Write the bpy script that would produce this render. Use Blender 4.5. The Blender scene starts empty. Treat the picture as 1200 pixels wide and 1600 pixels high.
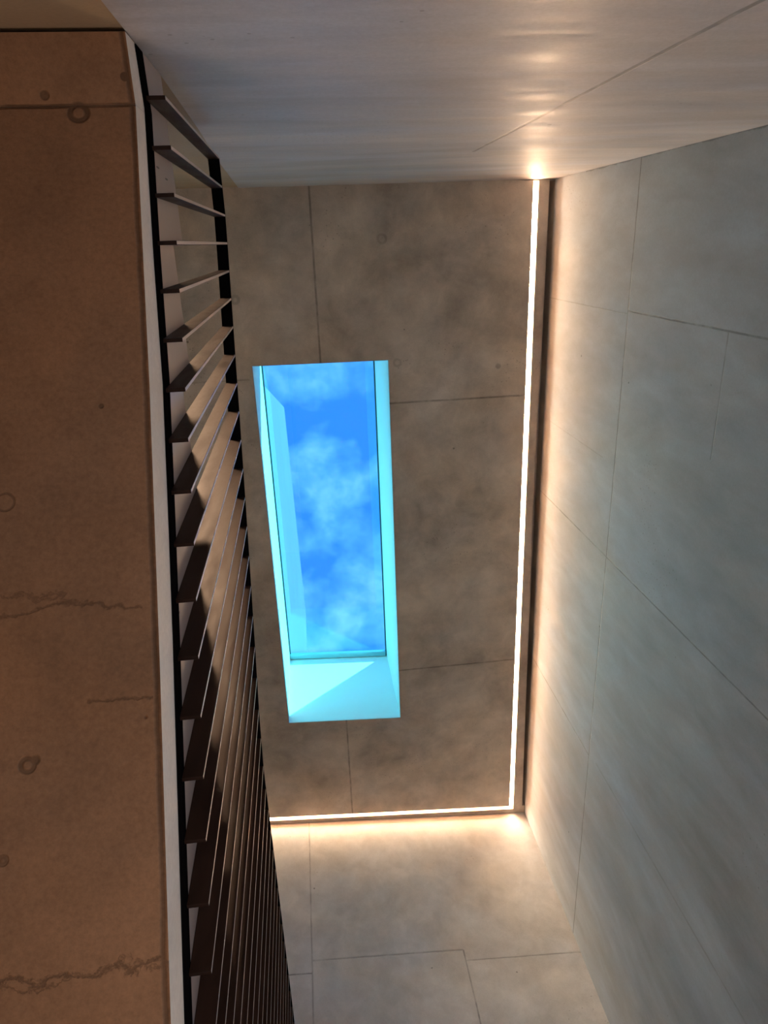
import bpy, bmesh, math, random
from mathutils import Vector, Matrix
random.seed(4)
C = bpy.context.scene.collection
S = bpy.context.scene

# ------------------------------------------------------------------ camera
F_PX = 1090.0
M = Matrix(((0.99257304, -0.07445996, 0.09620022),
            (0.03483857, 0.93165987, 0.36165753),
            (-0.11655489, -0.35562003, 0.92733454)))     # world axes seen from the camera (x right, y down, z forward)
cam_data = bpy.data.cameras.new('camera')
cam_data.sensor_fit = 'VERTICAL'; cam_data.sensor_height = 36.0
cam_data.lens = 36.0 * F_PX / 1600.0
cam_data.clip_start = 0.02
cam = bpy.data.objects.new('camera', cam_data); C.objects.link(cam)
R = M @ Matrix(((1, 0, 0), (0, -1, 0), (0, 0, -1)))
cam.matrix_world = R.to_4x4()
S.camera = cam

# ------------------------------------------------------------------ view
S.view_settings.view_transform = 'Standard'; S.view_settings.look = 'None'
S.view_settings.gamma = 1.0; S.view_settings.exposure = 0.62
S.view_settings.use_curve_mapping = False

# ------------------------------------------------------------------ sky
SKY_STRENGTH = 0.90
W = bpy.data.worlds.new('sky'); S.world = W; W.use_nodes = True
nt = W.node_tree; nt.nodes.clear()
N = nt.nodes.new; L = nt.links.new
tc = N('ShaderNodeTexCoord'); mp = N('ShaderNodeMapping'); mp.inputs['Scale'].default_value = (1, 1, 1.0)
sep = N('ShaderNodeSeparateXYZ'); L(tc.outputs['Generated'], sep.inputs[0])
mx = N('ShaderNodeMath'); mx.operation = 'MAXIMUM'; L(sep.outputs['Z'], mx.inputs[0]); mx.inputs[1].default_value = 0.08
dv = N('ShaderNodeVectorMath'); dv.operation = 'DIVIDE'; L(tc.outputs['Generated'], dv.inputs[0])
cb = N('ShaderNodeCombineXYZ')
for i in range(3): L(mx.outputs[0], cb.inputs[i])
L(cb.outputs[0], dv.inputs[1])
L(dv.outputs[0], mp.inputs['Vector'])
no = N('ShaderNodeTexNoise'); no.inputs['Scale'].default_value = 10.0; no.inputs['Detail'].default_value = 9; no.inputs['Roughness'].default_value = 0.55
no.inputs['Distortion'].default_value = 0.1
mp.inputs['Location'].default_value = (0.35, 0.2, 0.3)
L(mp.outputs[0], no.inputs['Vector'])
# more cloud towards +Y
sy = N('ShaderNodeSeparateXYZ'); L(dv.outputs[0], sy.inputs[0])
gy = N('ShaderNodeMapRange'); gy.inputs['From Min'].default_value = 0.1; gy.inputs['From Max'].default_value = 0.75
gy.inputs['To Min'].default_value = -0.07; gy.inputs['To Max'].default_value = 0.13
L(sy.outputs['Y'], gy.inputs['Value'])
ad = N('ShaderNodeMath'); ad.operation = 'ADD'; L(no.outputs['Fac'], ad.inputs[0]); L(gy.outputs[0], ad.inputs[1])
rp = N('ShaderNodeValToRGB'); e = rp.color_ramp.elements
e[0].position = 0.42; e[0].color = (0.22, 0.27, 1.1, 1)
e[1].position = 0.75; e[1].color = (1.7, 0.75, 1.15, 1)
m_ = rp.color_ramp.elements.new(0.56); m_.color = (0.6, 0.44, 1.1, 1)
L(ad.outputs[0], rp.inputs[0])
bg = N('ShaderNodeBackground'); bg.inputs['Strength'].default_value = SKY_STRENGTH
L(rp.outputs[0], bg.inputs['Color'])
wo = N('ShaderNodeOutputWorld'); L(bg.outputs[0], wo.inputs['Surface'])

# ------------------------------------------------------------------ lights
def light(name, kind, energy, color, loc, direction, **kw):
    d = bpy.data.lights.new(name, kind); d.energy = energy; d.color = color
    for k, v in kw.items(): setattr(d, k, v)
    o = bpy.data.objects.new(name, d); C.objects.link(o); o.location = loc
    o.rotation_euler = Vector(direction).to_track_quat('-Z', 'Y').to_euler()
    return o
light('sun', 'SUN', 11.0, (1.0, 0.96, 0.9), (0, 0, 20), (-1.2, 0.75, -1.15), angle=0.009)
# unseen area light added for the warm bounce from upstairs
light('stair_hall_bounce', 'AREA', 2.0, (1.0, 0.62, 0.38), (-0.9, -0.2, 3.8), (0.6, 1.05, -1.6), shape='RECTANGLE', size=0.3, size_y=0.3, spread=0.85)
light('stair_ceiling_fill', 'AREA', 4.0, (1.0, 0.74, 0.5), (-1.3, 1.6, 3.2), (0.1, -0.1, 1.0), shape='RECTANGLE', size=0.4, size_y=1.2)  # added upward fill that brightens the ceiling over the stair
# unseen fill lights added at the lower level to brighten soffit and walls
light('soffit_fill', 'AREA', 14, (1.0, 0.66, 0.42), (-1.2, 3.1, -1.2), (0.0, -0.75, 0.8), shape='RECTANGLE', size=0.8, size_y=0.8)  # added warm fill aimed at the soffit
light('lower_room_upward_fill', 'AREA', 10, (1.0, 0.95, 0.92), (2.12, 3.4, -0.6), (-0.75, -0.55, 1.0), shape='RECTANGLE', size=1.0, size_y=1.4)  # added fill for the back wall, stair side and ceiling
light('lower_room_cool_fill', 'AREA', 32, (0.94, 0.96, 1.0), (1.2, -0.40, -0.7), (0.1, 1.0, 0.35), shape='RECTANGLE', size=1.6, size_y=1.4)  # added cool fill inside the closed room, no window behind it
LED_STRENGTH = 68.0

# ------------------------------------------------------------------ materials
def new_mat(name):
    m = bpy.data.materials.new(name); m.use_nodes = True
    m.node_tree.nodes.clear(); return m, m.node_tree

def math_n(nt, op, a, b=None, c=None, clamp=False):
    n = nt.nodes.new('ShaderNodeMath'); n.operation = op; n.use_clamp = clamp
    for i, v in enumerate((a, b, c)):
        if v is None: continue
        if isinstance(v, (int, float)): n.inputs[i].default_value = v
        else: nt.links.new(v, n.inputs[i])
    return n.outputs[0]

def noise(nt, vec, scale, detail=4, rough=0.55, stretch=None, dist=0.0, loc=(0, 0, 0)):
    mp = nt.nodes.new('ShaderNodeMapping'); nt.links.new(vec, mp.inputs['Vector'])
    mp.inputs['Location'].default_value = loc
    if stretch: mp.inputs['Scale'].default_value = stretch
    n = nt.nodes.new('ShaderNodeTexNoise'); n.inputs['Scale'].default_value = scale
    n.inputs['Detail'].default_value = detail; n.inputs['Roughness'].default_value = rough
    n.inputs['Distortion'].default_value = dist
    nt.links.new(mp.outputs[0], n.inputs['Vector']); return n.outputs['Fac']

def ramp(nt, v, a, b, lo=0.0, hi=1.0):
    n = nt.nodes.new('ShaderNodeMapRange'); nt.links.new(v, n.inputs['Value'])
    n.inputs['From Min'].default_value = a; n.inputs['From Max'].default_value = b
    n.inputs['To Min'].default_value = lo; n.inputs['To Max'].default_value = hi
    return n.outputs[0]

AX = {'X': 0, 'Y': 1, 'Z': 2}
def concrete(name, col, dark=0.72, stretch=(1, 1, 1), big=0.8, lines=(), pits=0.5, rings=(), cracks=(), bump=0.25, rough=0.62, seed=0.0, grain=0.06):
    """fair-faced concrete: mottling, fine grain, air holes, formwork joints (lines), plugged tie holes (rings), cracks"""
    m, nt = new_mat(name); N = nt.nodes.new; L = nt.links.new
    geo = N('ShaderNodeNewGeometry'); P = geo.outputs['Position']
    sp = N('ShaderNodeSeparateXYZ'); L(P, sp.inputs[0]); A = [sp.outputs[i] for i in range(3)]
    s3 = (seed, seed * 1.7, seed * 0.6)
    n1 = noise(nt, P, big, 5, 0.6, stretch, 0.4, s3)
    n2 = noise(nt, P, big * 3.6, 6, 0.62, stretch, 0.3, s3)
    n3 = noise(nt, P, 90, 4, 0.7)
    v = math_n(nt, 'ADD', ramp(nt, n1, 0.34, 0.68, 0, 0.6), ramp(nt, n2, 0.35, 0.7, 0, 0.4))
    v = ramp(nt, v, 0.0, 1.0, dark, 1.0 + (1 - dark) * 0.25)
    v = math_n(nt, 'MULTIPLY', v, ramp(nt, n3, 0.3, 0.7, 1 - grain, 1 + grain))
    # air holes
    vo = N('ShaderNodeTexVoronoi'); vo.inputs['Scale'].default_value = 3.2; vo.inputs['Randomness'].default_value = 1.0; L(P, vo.inputs['Vector'])
    gate = noise(nt, P, 2.3, 2, 0.5, None, 0, (seed + 3, 1, 2))
    hole = math_n(nt, 'MULTIPLY', math_n(nt, 'LESS_THAN', vo.outputs['Distance'], 0.03), math_n(nt, 'GREATER_THAN', gate, 0.62 - 0.15 * pits))
    vo2 = N('ShaderNodeTexVoronoi'); vo2.inputs['Scale'].default_value = 26; L(P, vo2.inputs['Vector'])
    g2 = noise(nt, P, 1.3, 4, 0.6, None, 0.6, (seed, 7, 5))
    tiny = math_n(nt, 'MULTIPLY', math_n(nt, 'LESS_THAN', vo2.outputs['Distance'], 0.14), math_n(nt, 'GREATER_THAN', g2, 0.66 - 0.06 * pits))
    groove = math_n(nt, 'MAXIMUM', math_n(nt, 'MULTIPLY', hole, 0.8), math_n(nt, 'MULTIPLY', tiny, 0.5))
    wob = math_n(nt, 'MULTIPLY', math_n(nt, 'SUBTRACT', noise(nt, P, 9, 2), 0.5), 0.006)
    for ax, val, wd, lims, amt in lines:
        d = math_n(nt, 'ABSOLUTE', math_n(nt, 'SUBTRACT', math_n(nt, 'ADD', A[AX[ax]], wob), val))
        k = ramp(nt, d, wd, wd * 1.8, 1.0, 0.0)
        for lx, lo, hi in lims:
            k = math_n(nt, 'MULTIPLY', k, math_n(nt, 'GREATER_THAN', A[AX[lx]], lo))
            k = math_n(nt, 'MULTIPLY', k, math_n(nt, 'LESS_THAN', A[AX[lx]], hi))
        k = math_n(nt, 'MULTIPLY', k, amt)
        k = math_n(nt, 'MULTIPLY', k, ramp(nt, noise(nt, P, 7, 3), 0.35, 0.55, 0.45, 1.0))
        groove = math_n(nt, 'MAXIMUM', groove, k)
    for (cx, cy, cz, r, wd, amt) in rings:      # circle traces of plugged tie holes
        dn = N('ShaderNodeVectorMath'); dn.operation = 'DISTANCE'; L(P, dn.inputs[0]); dn.inputs[1].default_value = (cx, cy, cz)
        d = math_n(nt, 'ADD', dn.outputs['Value'], math_n(nt, 'MULTIPLY', wob, 1.5))
        k = ramp(nt, math_n(nt, 'ABSOLUTE', math_n(nt, 'SUBTRACT', d, r)), wd, wd * 2.2, amt, 0.0)
        groove = math_n(nt, 'MAXIMUM', groove, k)
    cr = None
    for (ax, c0, slope, lx, lo, hi, amp, wd, amt, sd) in cracks:   # ragged joints: |ax - (c0 + slope*lx + noise)| small
        wv = math_n(nt, 'MULTIPLY', math_n(nt, 'SUBTRACT', noise(nt, P, 6.0, 8, 0.7, None, 0.2, (sd, sd, sd)), 0.5), amp)
        tgt = math_n(nt, 'ADD', math_n(nt, 'MULTIPLY', A[AX[lx]], slope), math_n(nt, 'ADD', wv, c0))
        d = math_n(nt, 'ABSOLUTE', math_n(nt, 'SUBTRACT', A[AX[ax]], tgt))
        k = ramp(nt, d, wd * 0.4, wd * 1.6, amt, 0.0)
        k = math_n(nt, 'MULTIPLY', k, math_n(nt, 'MULTIPLY', math_n(nt, 'GREATER_THAN', A[AX[lx]], lo), math_n(nt, 'LESS_THAN', A[AX[lx]], hi)))
        groove = math_n(nt, 'MAXIMUM', groove, k)
    v = math_n(nt, 'MULTIPLY', v, ramp(nt, groove, 0, 1, 1.0, 0.35))
    hue = N('ShaderNodeMix'); hue.data_type = 'RGBA'
    L(ramp(nt, noise(nt, P, big * 1.5, 3, 0.5, stretch, 0.2, (seed + 9, 4, 1)), 0.3, 0.7), hue.inputs['Factor'])
    hue.inputs[6].default_value = (col[0] * 1.03, col[1], col[2] * 0.95, 1); hue.inputs[7].default_value = (col[0] * 0.96, col[1], col[2] * 1.05, 1)
    vm = N('ShaderNodeVectorMath'); vm.operation = 'SCALE'; L(hue.outputs[2], vm.inputs[0]); L(v, vm.inputs['Scale'])
    b = N('ShaderNodeBsdfPrincipled'); L(vm.outputs[0], b.inputs['Base Color'])
    L(ramp(nt, n2, 0.3, 0.7, rough - 0.1, rough + 0.12), b.inputs['Roughness']); b.inputs['Specular IOR Level'].default_value = 0.35
    bp = N('ShaderNodeBump'); bp.inputs['Strength'].default_value = bump; bp.inputs['Distance'].default_value = 0.01
    h = math_n(nt, 'SUBTRACT', math_n(nt, 'ADD', math_n(nt, 'MULTIPLY', n2, 0.6), math_n(nt, 'MULTIPLY', n3, 0.12)), groove)
    L(h, bp.inputs['Height']); L(bp.outputs[0], b.inputs['Normal'])
    o = N('ShaderNodeOutputMaterial'); L(b.outputs[0], o.inputs['Surface'])
    return m

def simple(name, col, rough=0.5, metal=0.0, spec=0.5, nscale=0, namt=0.0, stretch=None):
    m, nt = new_mat(name); N = nt.nodes.new; L = nt.links.new
    b = N('ShaderNodeBsdfPrincipled'); b.inputs['Roughness'].default_value = rough; b.inputs['Metallic'].default_value = metal
    b.inputs['Specular IOR Level'].default_value = spec
    g = N('ShaderNodeNewGeometry')
    if nscale:
        n = noise(nt, g.outputs['Position'], nscale, 6, 0.65, stretch, 0.3)
        v = ramp(nt, n, 0.3, 0.72, 1 - namt, 1 + namt)
        rgb = N('ShaderNodeRGB'); rgb.outputs[0].default_value = (*col, 1)
        vm = N('ShaderNodeVectorMath'); vm.operation = 'SCALE'; L(rgb.outputs[0], vm.inputs[0]); L(v, vm.inputs['Scale'])
        L(vm.outputs[0], b.inputs['Base Color'])
        L(ramp(nt, n, 0.3, 0.7, rough - 0.25 * namt, rough + 0.25 * namt), b.inputs['Roughness'])
    else: b.inputs['Base Color'].default_value = (*col, 1)
    o = N('ShaderNodeOutputMaterial'); L(b.outputs[0], o.inputs['Surface'])
    return m

H = 6.27
GREY = (0.50, 0.50, 0.49)
m_right = concrete('grey_concrete_right', (0.55, 0.62, 0.70), 0.60, (1, 1, 0.4), 1.1, lines=[
    ('Z', 4.69, 0.005, (('Y', -1, 7),), 0.75), ('Y', 2.34, 0.004, (('Z', -2, 7),), 0.7), ('Y', 4.25, 0.004, (('Z', 4.69, 7),), 0.8),
    ('Y', 4.21, 0.006, (('Z', 2.0, 4.55),), 0.35), ('Y', 0.52, 0.003, (('Z', 4.69, 6.3),), 0.35), ('Y', 0.5, 0.004, (('Z', 1.0, 4.69),), 0.7),
    ('Z', 3.50, 0.004, (('Y', 0.5, 1.2),), 0.45), ('Y', 1.6, 0.003, (('Z', 4.9, 6.1),), 0.3)],
    cracks=[('Y', -0.44, 0.0, 'Z', 3.0, 5.6, 0.05, 0.006, 0.6, 2.0)], pits=0.6, seed=1.3)
m_back = concrete('grey_concrete_back', (0.63, 0.615, 0.65), 0.66, (0.45, 1, 1.8), 1.6, lines=[
    ('X', 1.0, 0.006, (('Z', 0, 4.2),), 0.75)], pits=0.9, seed=4.1, rough=0.50, grain=0.08)
m_recess = concrete('warm_lit_concrete_back', (0.52, 0.41, 0.29), 0.78, (1, 1, 1), 1.2, pits=0.4, seed=2.1)  # same concrete, with the warm light lacking daylight put into its colour
m_front = concrete('grey_concrete_front', (0.65, 0.635, 0.625), 0.62, (1, 1, 1), 1.3, lines=[
    ('X', -0.35, 0.005, (('Z', 3, 7),), 0.55), ('Z', 4.48, 0.005, (('X', -1, -0.35),), 0.8), ('Z', 4.60, 0.006, (('X', -0.35, 1.08),), 0.55),
    ('Z', 4.49, 0.005, (('X', 1.08, 2.3),), 0.55), ('X', 1.08, 0.005, (('Z', 2, 4.6),), 0.8)], pits=0.8, seed=6.6)
m_ceil = concrete('warm_lit_concrete_ceiling', (0.64, 0.565, 0.49), 0.50, (1, 1, 1), 1.3, lines=[  # base warmed and darkened for warm LED light and missing daylight
    ('X', 0.135, 0.006, (('Y', -1, 1.0),), 0.75), ('X', 0.155, 0.006, (('Y', 4.8, 6.2),), 0.75),
    ('Y', 1.385, 0.006, (('X', 0.74, 2.05),), 0.7), ('Y', 4.265, 0.006, (('X', 0.74, 2.0),), 0.7), ('Y', 1.1, 0.005, (('X', -2, -0.5),), 0.5)],
    pits=1.0, rings=[(0.72, -0.02, H, 0.035, 0.006, 0.3), (0.82, 1.02, H, 0.03, 0.006, 0.3), (-0.55, 0.42, H, 0.03, 0.008, 0.35), (1.75, 1.1, H, 0.004, 0.012, 0.6)], seed=3.2)
m_soffit = concrete('dim_lit_concrete_soffit', (0.345, 0.188, 0.104), 0.66, (1, 1, 1), 1.7, lines=[  # dim warm light mixed into the base colour here too
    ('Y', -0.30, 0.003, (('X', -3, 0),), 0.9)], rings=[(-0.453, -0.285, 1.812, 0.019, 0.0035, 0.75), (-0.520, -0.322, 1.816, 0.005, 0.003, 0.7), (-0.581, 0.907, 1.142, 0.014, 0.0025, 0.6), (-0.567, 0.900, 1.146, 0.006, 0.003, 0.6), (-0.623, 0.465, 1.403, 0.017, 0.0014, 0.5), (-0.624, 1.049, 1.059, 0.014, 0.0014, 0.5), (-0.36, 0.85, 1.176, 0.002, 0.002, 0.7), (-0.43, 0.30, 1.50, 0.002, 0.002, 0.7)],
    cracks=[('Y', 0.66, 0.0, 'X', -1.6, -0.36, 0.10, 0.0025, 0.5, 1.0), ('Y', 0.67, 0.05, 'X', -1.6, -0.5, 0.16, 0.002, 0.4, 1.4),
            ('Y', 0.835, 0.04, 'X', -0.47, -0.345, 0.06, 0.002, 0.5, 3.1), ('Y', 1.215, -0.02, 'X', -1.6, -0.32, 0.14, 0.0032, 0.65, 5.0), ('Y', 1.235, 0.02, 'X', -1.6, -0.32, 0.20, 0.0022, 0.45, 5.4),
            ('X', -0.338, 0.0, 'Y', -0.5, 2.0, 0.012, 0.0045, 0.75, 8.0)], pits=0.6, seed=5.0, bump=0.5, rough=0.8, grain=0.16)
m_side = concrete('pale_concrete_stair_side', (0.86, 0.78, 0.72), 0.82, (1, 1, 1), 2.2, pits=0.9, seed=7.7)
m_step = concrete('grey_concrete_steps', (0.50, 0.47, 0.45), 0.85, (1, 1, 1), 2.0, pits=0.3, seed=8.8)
m_floor = simple('oak_floor', (0.26, 0.15, 0.08), 0.4, nscale=3, namt=0.25, stretch=(1, 12, 1))
m_shaft = simple('white_plaster', (0.80, 0.80, 0.80), 0.7, nscale=2, namt=0.02)
m_reflection = simple('glass_reflection_tint', (0.24, 0.155, 0.30), 0.9, nscale=0.6, namt=0.1)  # tint of the glass reflection put into the colour
m_seal = simple('dark_green_seal', (0.02, 0.09, 0.09), 0.4)
m_frame = simple('aluminium_frame', (0.30, 0.55, 0.58), 0.35, 0.6)
m_steel = simple('brown_blackened_steel', (0.029, 0.013, 0.0085), 0.5, 0.0, 0.2, nscale=14, namt=0.45, stretch=(1, 1, 0.25))
m_rail = simple('black_steel', (0.005, 0.0045, 0.005), 0.8, 0.0, 0.0, nscale=18, namt=0.3)
m_edge = simple('pale_steel_edge', (0.42, 0.38, 0.38), 0.4, 0.3)  # front faces of the fins, lighter than their sides
m_plate = simple('mauve_grey_side_plate', (0.36, 0.30, 0.29), 0.35, 0.0, 0.5)
def slots(m, spots):
    """drilled upright slots in the plate, as dark marks in its own material"""
    nt = m.node_tree; b = next(n for n in nt.nodes if n.type == 'BSDF_PRINCIPLED')
    g = nt.nodes.new('ShaderNodeNewGeometry'); sp = nt.nodes.new('ShaderNodeSeparateXYZ'); nt.links.new(g.outputs['Position'], sp.inputs[0])
    k = None
    for y, z in spots:
        dy = math_n(nt, 'MULTIPLY', math_n(nt, 'SUBTRACT', sp.outputs[1], y), 1 / 0.0026)
        dz = math_n(nt, 'MULTIPLY', math_n(nt, 'SUBTRACT', sp.outputs[2], z), 1 / 0.022)
        d = math_n(nt, 'LESS_THAN', math_n(nt, 'ADD', math_n(nt, 'MULTIPLY', dy, dy), math_n(nt, 'MULTIPLY', dz, dz)), 1.0)
        k = d if k is None else math_n(nt, 'MAXIMUM', k, d)
    mx = nt.nodes.new('ShaderNodeMix'); mx.data_type = 'RGBA'; nt.links.new(k, mx.inputs['Factor'])
    mx.inputs[6].default_value = b.inputs['Base Color'].default_value[:]; mx.inputs[7].default_value = (0.015, 0.012, 0.012, 1)
    nt.links.new(mx.outputs[2], b.inputs['Base Color'])
slots(m_plate, ((-0.190, 1.975), (-0.172, 2.085), (0.45, 1.764), (0.452, 1.619), (0.772, 1.433)))
m_channel = simple('aluminium_channel', (0.62, 0.45, 0.33), 0.45, 0.2)

m_glass, nt = new_mat('roof_glass')
tr = nt.nodes.new('ShaderNodeBsdfTransparent'); tr.inputs['Color'].default_value = (0.34, 0.95, 1.0, 1)
gl = nt.nodes.new('ShaderNodeBsdfGlossy'); gl.inputs['Roughness'].default_value = 0.0
mi = nt.nodes.new('ShaderNodeMixShader'); mi.inputs[0].default_value = 0.06
o = nt.nodes.new('ShaderNodeOutputMaterial')
nt.links.new(tr.outputs[0], mi.inputs[1]); nt.links.new(gl.outputs[0], mi.inputs[2]); nt.links.new(mi.outputs[0], o.inputs['Surface'])

m_led, nt = new_mat('led_diffuser')
em = nt.nodes.new('ShaderNodeEmission'); em.inputs['Color'].default_value = (1.0, 0.67, 0.42, 1); em.inputs['Strength'].default_value = LED_STRENGTH
o = nt.nodes.new('ShaderNodeOutputMaterial'); nt.links.new(em.outputs[0], o.inputs['Surface'])

# ------------------------------------------------------------------ mesh helpers
def link(name, bm, mat, parent=None, kind=None, bevel=0):
    bmesh.ops.recalc_face_normals(bm, faces=bm.faces)
    me = bpy.data.meshes.new(name); bm.to_mesh(me); bm.free()
    for m in (mat if isinstance(mat, (list, tuple)) else [mat]): me.materials.append(m)
    o = bpy.data.objects.new(name, me); C.objects.link(o)
    if parent: o.parent = parent
    if kind: o['kind'] = kind
    if bevel:
        b = o.modifiers.new('bevel', 'BEVEL'); b.width = bevel; b.segments = 2; b.limit_method = 'ANGLE'
    return o

def prism(bm, pts, axis, lo, hi):
    """extrude a polygon of 2-D points along an axis"""
    def v(p, t):
        return {'X': (t, p[0], p[1]), 'Y': (p[0], t, p[1]), 'Z': (p[0], p[1], t)}[axis]
    a = [bm.verts.new(v(p, lo)) for p in pts]; b = [bm.verts.new(v(p, hi)) for p in pts]
    n = len(pts); f = [bm.faces.new(a), bm.faces.new(b)]
    for i in range(n): f.append(bm.faces.new((a[i], a[(i + 1) % n], b[(i + 1) % n], b[i])))
    return f

def box(bm, x0, x1, y0, y1, z0, z1): return prism(bm, [(x0, y0), (x1, y0), (x1, y1), (x0, y1)], 'Z', z0, z1)

# ------------------------------------------------------------------ room shell
ZF = -1.55; ZT = 6.9
def front_y(x): return 6.16 + (x + 0.776) * 0.0894           # the end wall runs slightly out of square
bm = bmesh.new(); box(bm, 2.205, 2.5, -0.9, 7.2, ZF - 0.2, ZT); link('wall_right', bm, m_right, kind='structure')
bm = bmesh.new(); prism(bm, [(-0.33, ZF - 0.2), (2.205, ZF - 0.2), (2.205, H), (-0.428, H), (-0.392, 4.4), (-0.352, 3.2), (-0.33, 2.22), (-0.33, 1.7)], 'Y', -0.9, -0.440)
link('wall_back', bm, m_back, kind='structure')
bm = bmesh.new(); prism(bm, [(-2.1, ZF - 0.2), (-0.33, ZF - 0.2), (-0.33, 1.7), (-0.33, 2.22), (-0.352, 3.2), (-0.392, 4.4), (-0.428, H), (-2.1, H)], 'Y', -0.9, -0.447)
link('wall_back_stair', bm, m_recess, kind='structure')  # same back wall, parted along the edge of the light on it
bm = bmesh.new(); prism(bm, [(-2.1, front_y(-2.1)), (2.205, front_y(2.205)), (2.205, 7.2), (-2.1, 7.2)], 'Z', ZF - 0.2, ZT)
link('wall_front', bm, m_front, kind='structure')
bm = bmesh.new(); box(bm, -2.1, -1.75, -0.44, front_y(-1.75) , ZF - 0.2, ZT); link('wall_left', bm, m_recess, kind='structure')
bm = bmesh.new(); prism(bm, [(-1.75, -0.44), (2.205, -0.44), (2.205, front_y(2.205)), (-1.75, front_y(-1.75))], 'Z', ZF - 0.2, ZF); link('floor', bm, m_floor, kind='structure')

# ceiling with the skylight opening and the recessed light slot
SX0, SX1, SY0, SY1 = -0.466, 0.742, 0.982, 4.84
LW = 0.055; LE = 0.052                                        # slot width and depth
def led_y(x): return 6.090 + (x + 0.76) * 0.0865
slot = [(2.040 - LW / 2, -0.43), (2.040 + LW / 2, -0.43), (2.040 + LW / 2, led_y(2.04) + LW / 2), (-1.2, led_y(-1.2) + LW / 2), (-1.2, led_y(-1.2) - LW / 2), (2.040 - LW / 2, led_y(2.04) - LW / 2)]
outer = [(-2.1, -0.9), (2.5, -0.9), (2.5, 7.2), (-2.1, 7.2)]
hole = [(SX0, SY0), (SX1, SY0 + 0.01), (SX1 + 0.006, SY1 + 0.035), (SX0 + 0.004, SY1 - 0.045)]
bm = bmesh.new()
def loop(pts, z):
    v = [bm.verts.new((x, y, z)) for x, y in pts]
    return v, [bm.edges.new((v[i], v[(i + 1) % len(v)])) for i in range(len(v))]
vo_, eo = loop(outer, H); vh, eh = loop(hole, H); vs, es = loop(slot, H)
gap = [(2.155, -0.43), (2.139, 2.6), (2.172, 6.32), (2.2045, 6.32), (2.2045, -0.43)]       # shadow gap beside the wall
vg, eg = loop(gap, H)
bmesh.ops.triangle_fill(bm, use_beauty=True, use_dissolve=False, edges=eo + eh + es + eg)
def skirt(v, z):
    t = [bm.verts.new((a.co.x, a.co.y, z)) for a in v]; n = len(v)
    for i in range(n): bm.faces.new((v[i], v[(i + 1) % n], t[(i + 1) % n], t[i]))
    return t
to = skirt(vo_, H + 0.35); th = skirt(vh, H + 0.35); ts = skirt(vs, H + 0.10)
tg = skirt(vg, H + 0.14)
bm.faces.new(ts); bm.faces.new(tg)
for i in range(4): bm.faces.new((to[i], to[(i + 1) % 4], th[(i + 1) % 4], th[i]))
link('ceiling', bm, m_ceil, kind='structure')

# plastered shaft of the skylight
GZ = 7.52
bm = bmesh.new()
ring0 = hole; cx = (SX0 + SX1) / 2; cy = (SY0 + SY1) / 2
def grow(pts, g): return [(x + (g if x > cx else -g), y + (g if y > cy else -g)) for x, y in pts]
inn = [bm.verts.new((x, y, H + 0.004)) for x, y in grow(hole, -0.003)]; inn_t = [bm.verts.new((x, y, GZ + 0.01)) for x, y in grow(hole, -0.003)]
out = [bm.verts.new((x, y, H + 0.36)) for x, y in grow(hole, 0.25)]; out_t = [bm.verts.new((x, y, GZ + 0.01)) for x, y in grow(hole, 0.25)]
mid = [bm.verts.new((x, y, H + 0.36)) for x, y in grow(hole, -0.003)]
for i in range(4):
    j = (i + 1) % 4
    bm.faces.new((inn[i], inn[j], mid[j], mid[i])); bm.faces.new((mid[i], mid[j], inn_t[j], inn_t[i]))
    bm.faces.new((inn_t[i], inn_t[j], out_t[j], out_t[i])); bm.faces.new((out_t[i], out_t[j], out[j], out[i]))
    bm.faces.new((out[i], out[j], mid[j], mid[i]))
link('trim_1', bm, m_shaft, kind='structure')

win = bpy.data.objects.new('window_1', None); C.objects.link(win); win['kind'] = 'structure'
bm = bmesh.new(); prism(bm, grow(hole, 0.1), 'Z', GZ + 0.012, GZ + 0.03); link('glass_pane', bm, m_glass, win, kind='structure')
bm = bmesh.new()
for a, b in ((-0.004, -0.018),):
    o_ = grow(hole, a); i_ = grow(hole, b)
    for k in range(4):
        j = (k + 1) % 4
        prism(bm, [o_[k], o_[j], i_[j], i_[k]], 'Z', GZ - 0.01, GZ + 0.011)
link('glazing_seal', bm, m_seal, win, kind='structure')
bm = bmesh.new()
prism(bm, [(SX0 + 0.012, SY1 - 0.125), (SX1 - 0.012, SY1 - 0.045), (SX1 - 0.012, SY1 + 0.018), (SX0 + 0.012, SY1 - 0.062)], 'Z', GZ - 0.03, GZ + 0.011)
link('window_frame', bm, m_frame, win, kind='structure')

# ------------------------------------------------------------------ recessed light line
led = bpy.data.objects.new('linear_ceiling_light', None); C.objects.link(led); led.location = (2.04, led_y(2.04), H)
led['label'] = 'warm white glowing light line recessed in the ceiling, turning a corner beside the walls'; led['category'] = 'ceiling light'
def lpath(w, z0, z1, inset=0.0, bm=None):
    h = w / 2
    pts = [(2.04 - h, -0.428), (2.04 + h, -0.428), (2.04 + h, led_y(2.04) + h), (-1.198, led_y(-1.198) + h), (-1.198, led_y(-1.198) - h), (2.04 - h, led_y(2.04) - h)]
    # split in two convex runs so the corner is a mitre
    A_ = [pts[0], pts[1], pts[2], pts[5]]; B_ = [pts[5], pts[2], pts[3], pts[4]]
    for q in (A_, B_):
        prism(bm, q, 'Z', z0, z1)
inv = Matrix.Translation(-led.location)
bm = bmesh.new(); lpath(LW - 0.010, H + LE, H + LE + 0.008, bm=bm); bm.transform(inv); link('light_diffuser', bm, m_led, led)
bm = bmesh.new()
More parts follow.
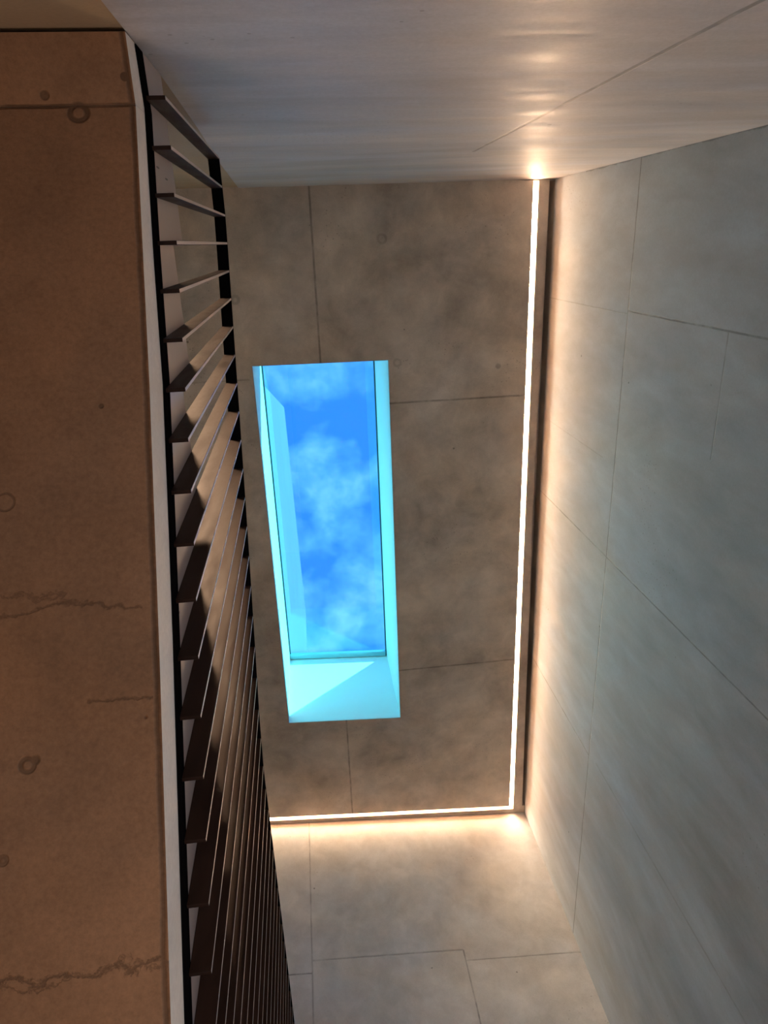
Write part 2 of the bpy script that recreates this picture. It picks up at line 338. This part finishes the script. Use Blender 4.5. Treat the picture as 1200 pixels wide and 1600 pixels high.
for s in (-1, 1):
    c0 = s * (LW / 2 - 0.0025)
    w = 0.002
    xa, xb = 2.04 + c0 - w, 2.04 + c0 + w
    yc = led_y(2.04) + c0
    prism(bm, [(xa, -0.428), (xb, -0.428), (xb, yc + s * w), (xa, yc - s * w) if s > 0 else (xa, yc - s * w)], 'Z', H + 0.002, H + LE + 0.012)
    prism(bm, [(2.04 + c0, yc - w), (2.04 + c0, yc + w), (-1.198, led_y(-1.198) + c0 + w), (-1.198, led_y(-1.198) + c0 - w)], 'Z', H + 0.002, H + LE + 0.012)
bm.transform(inv); link('light_channel', bm, m_channel, led)

# ------------------------------------------------------------------ concrete stair
XS = -0.33; XW = -1.742
stair = bpy.data.objects.new('staircase', None); C.objects.link(stair); stair.location = (XS, 0.3, 1.5)
stair['label'] = 'brown concrete stair flight seen from below, pale side edge, stepped top behind steel fins'; stair['category'] = 'stairs'
sof = [(-0.30, 1.816), (0.264, 1.521), (0.765, 1.225), (1.305, 0.885), (1.80, 0.560), (2.02, 0.50)]
RIS = [-0.008, 0.325, 0.668, 1.005, 1.345, 1.685, 2.02]
TZ = [2.222, 2.052, 1.893, 1.726, 1.560, 1.395, 1.230]
top = []
for i, y in enumerate(RIS):
    if i < len(RIS) - 1: top += [(y, TZ[i]), (y, TZ[i + 1])]
bm = bmesh.new()
poly = sof + [(2.02, 1.230)] + top[::-1] + [(-0.30, TZ[0])]
faces = prism(bm, poly, 'X', XW, XS)
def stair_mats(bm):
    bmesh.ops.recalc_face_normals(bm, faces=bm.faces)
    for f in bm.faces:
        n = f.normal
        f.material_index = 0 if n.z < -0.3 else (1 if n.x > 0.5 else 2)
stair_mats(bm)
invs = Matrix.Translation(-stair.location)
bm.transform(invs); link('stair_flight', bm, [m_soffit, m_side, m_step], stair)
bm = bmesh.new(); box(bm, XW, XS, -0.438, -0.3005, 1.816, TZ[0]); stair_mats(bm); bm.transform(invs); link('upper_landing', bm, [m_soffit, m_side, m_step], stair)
bm = bmesh.new(); prism(bm, [(XW, 2.0205), (XS, 2.0205), (XS, front_y(XS) - 0.002), (XW, front_y(XW) - 0.002)], 'Z', 0.50, 1.23)
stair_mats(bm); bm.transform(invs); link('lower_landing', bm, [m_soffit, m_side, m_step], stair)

# ------------------------------------------------------------------ steel fin balustrade
XF, XB = -0.282, -0.3265         # front and back edge of the fins
bal = bpy.data.objects.new('fin_balustrade', None); C.objects.link(bal); bal.location = (XB, 0.3, 1.6)
bal['label'] = 'dark brown steel balustrade of close upright flat fins fixed along the stair edge'; bal['category'] = 'balustrade'
invb = Matrix.Translation(-bal.location)
def interp(tab, y):
    if y <= tab[0][0]: return tab[0][1]
    for (a, za), (b, zb) in zip(tab, tab[1:]):
        if y <= b: return za + (zb - za) * (y - a) / (b - a)
    return tab[-1][1]
BOT = [(-0.45, 1.95), (-0.236, 1.932), (-0.128, 1.886), (-0.027, 1.830), (0.188, 1.724), (0.401, 1.617), (0.619, 1.502), (0.831, 1.366), (1.045, 1.231), (1.269, 1.094), (1.377, 1.024), (1.80, 0.755), (2.0, 0.70), (7.0, 0.70)]
RAIL = [(-0.45, 3.178), (-0.13, 3.178), (0.0, 3.130), (0.40, 2.950), (0.83, 2.756), (1.15, 2.606), (1.50, 2.425), (1.72, 2.305), (1.93, 2.238), (7.0, 2.236)]
def fin_bm(y, T=0.0092):
    bm = bmesh.new(); zt = interp(RAIL, y); zb = interp(BOT, y); h = T / 2
    box(bm, XB, XF, y - h, y + h, zb, zt - 0.001)
    for f in bm.faces:
        if f.calc_center_median().x > XF - 0.0005: f.material_index = 1
    bmesh.ops.bevel(bm, geom=bm.edges[:], offset=0.0006, segments=1, affect='EDGES')
    bm.transform(invb)
    return bm
y = -0.335
k = 0
while y < 4.0:
    link('fin', fin_bm(y), [m_steel, m_edge], bal); k += 1; y += 0.1069
# flat top rail following the stair, then level
def ribbon(tab, x0, x1, z0, z1, ylo, yhi):
    bm = bmesh.new(); ys = [ylo] + [t[0] for t in tab if ylo < t[0] < yhi] + [yhi]; prev = None
    for yy in ys:
        z = interp(tab, yy); r = [bm.verts.new(p) for p in ((x0, yy, z + z0), (x1, yy, z + z0), (x1, yy, z + z1), (x0, yy, z + z1))]
        if prev:
            for i in range(4): bm.faces.new((prev[i], prev[(i + 1) % 4], r[(i + 1) % 4], r[i]))
        else: bm.faces.new(r)
        prev = r
    bm.faces.new(prev); bm.transform(invb); return bm
link('top_rail', ribbon(RAIL, XB, XF, 0.0, 0.012, -0.335, 4.05), m_rail, bal)
# flat bar on the concrete that carries the fins; its lower edge shows as a black line
BAR = [(-0.435, 1.905), (-0.309, 1.918), (0.013, 1.768), (0.29, 1.655), (0.547, 1.505), (0.79, 1.356), (1.315, 1.012), (1.80, 0.70), (2.0, 0.66), (7.0, 0.66)]
link('fixing_bar', ribbon(BAR, XS + 0.0003, XS + 0.0034, 0.0, 0.075, -0.436, 4.05), m_rail, bal)

# smooth plates that face the stepped side of the stair above the fixing bar
PB = [(y, z + 0.0755) for y, z in BAR]
low = [(-0.436, interp(PB, -0.436))] + [p for p in PB if -0.436 < p[0] < 2.0]
up = [(-0.436, TZ[0])] + [p for p in sorted(top, key=lambda q: (q[0], -q[1]))] + [(2.0, 1.23)]
bm = bmesh.new(); prism(bm, low + up[::-1], 'X', XS + 0.0003, XS + 0.0030)
bm.transform(invs); plate = link('side_plate', bm, m_plate, stair)

# made-up panel above the roof, shaped and tinted as a reflection in the glass
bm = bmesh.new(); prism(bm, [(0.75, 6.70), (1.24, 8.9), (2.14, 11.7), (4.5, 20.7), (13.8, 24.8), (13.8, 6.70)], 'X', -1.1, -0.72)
link('glass_reflection_panel', bm, m_reflection, kind='structure')
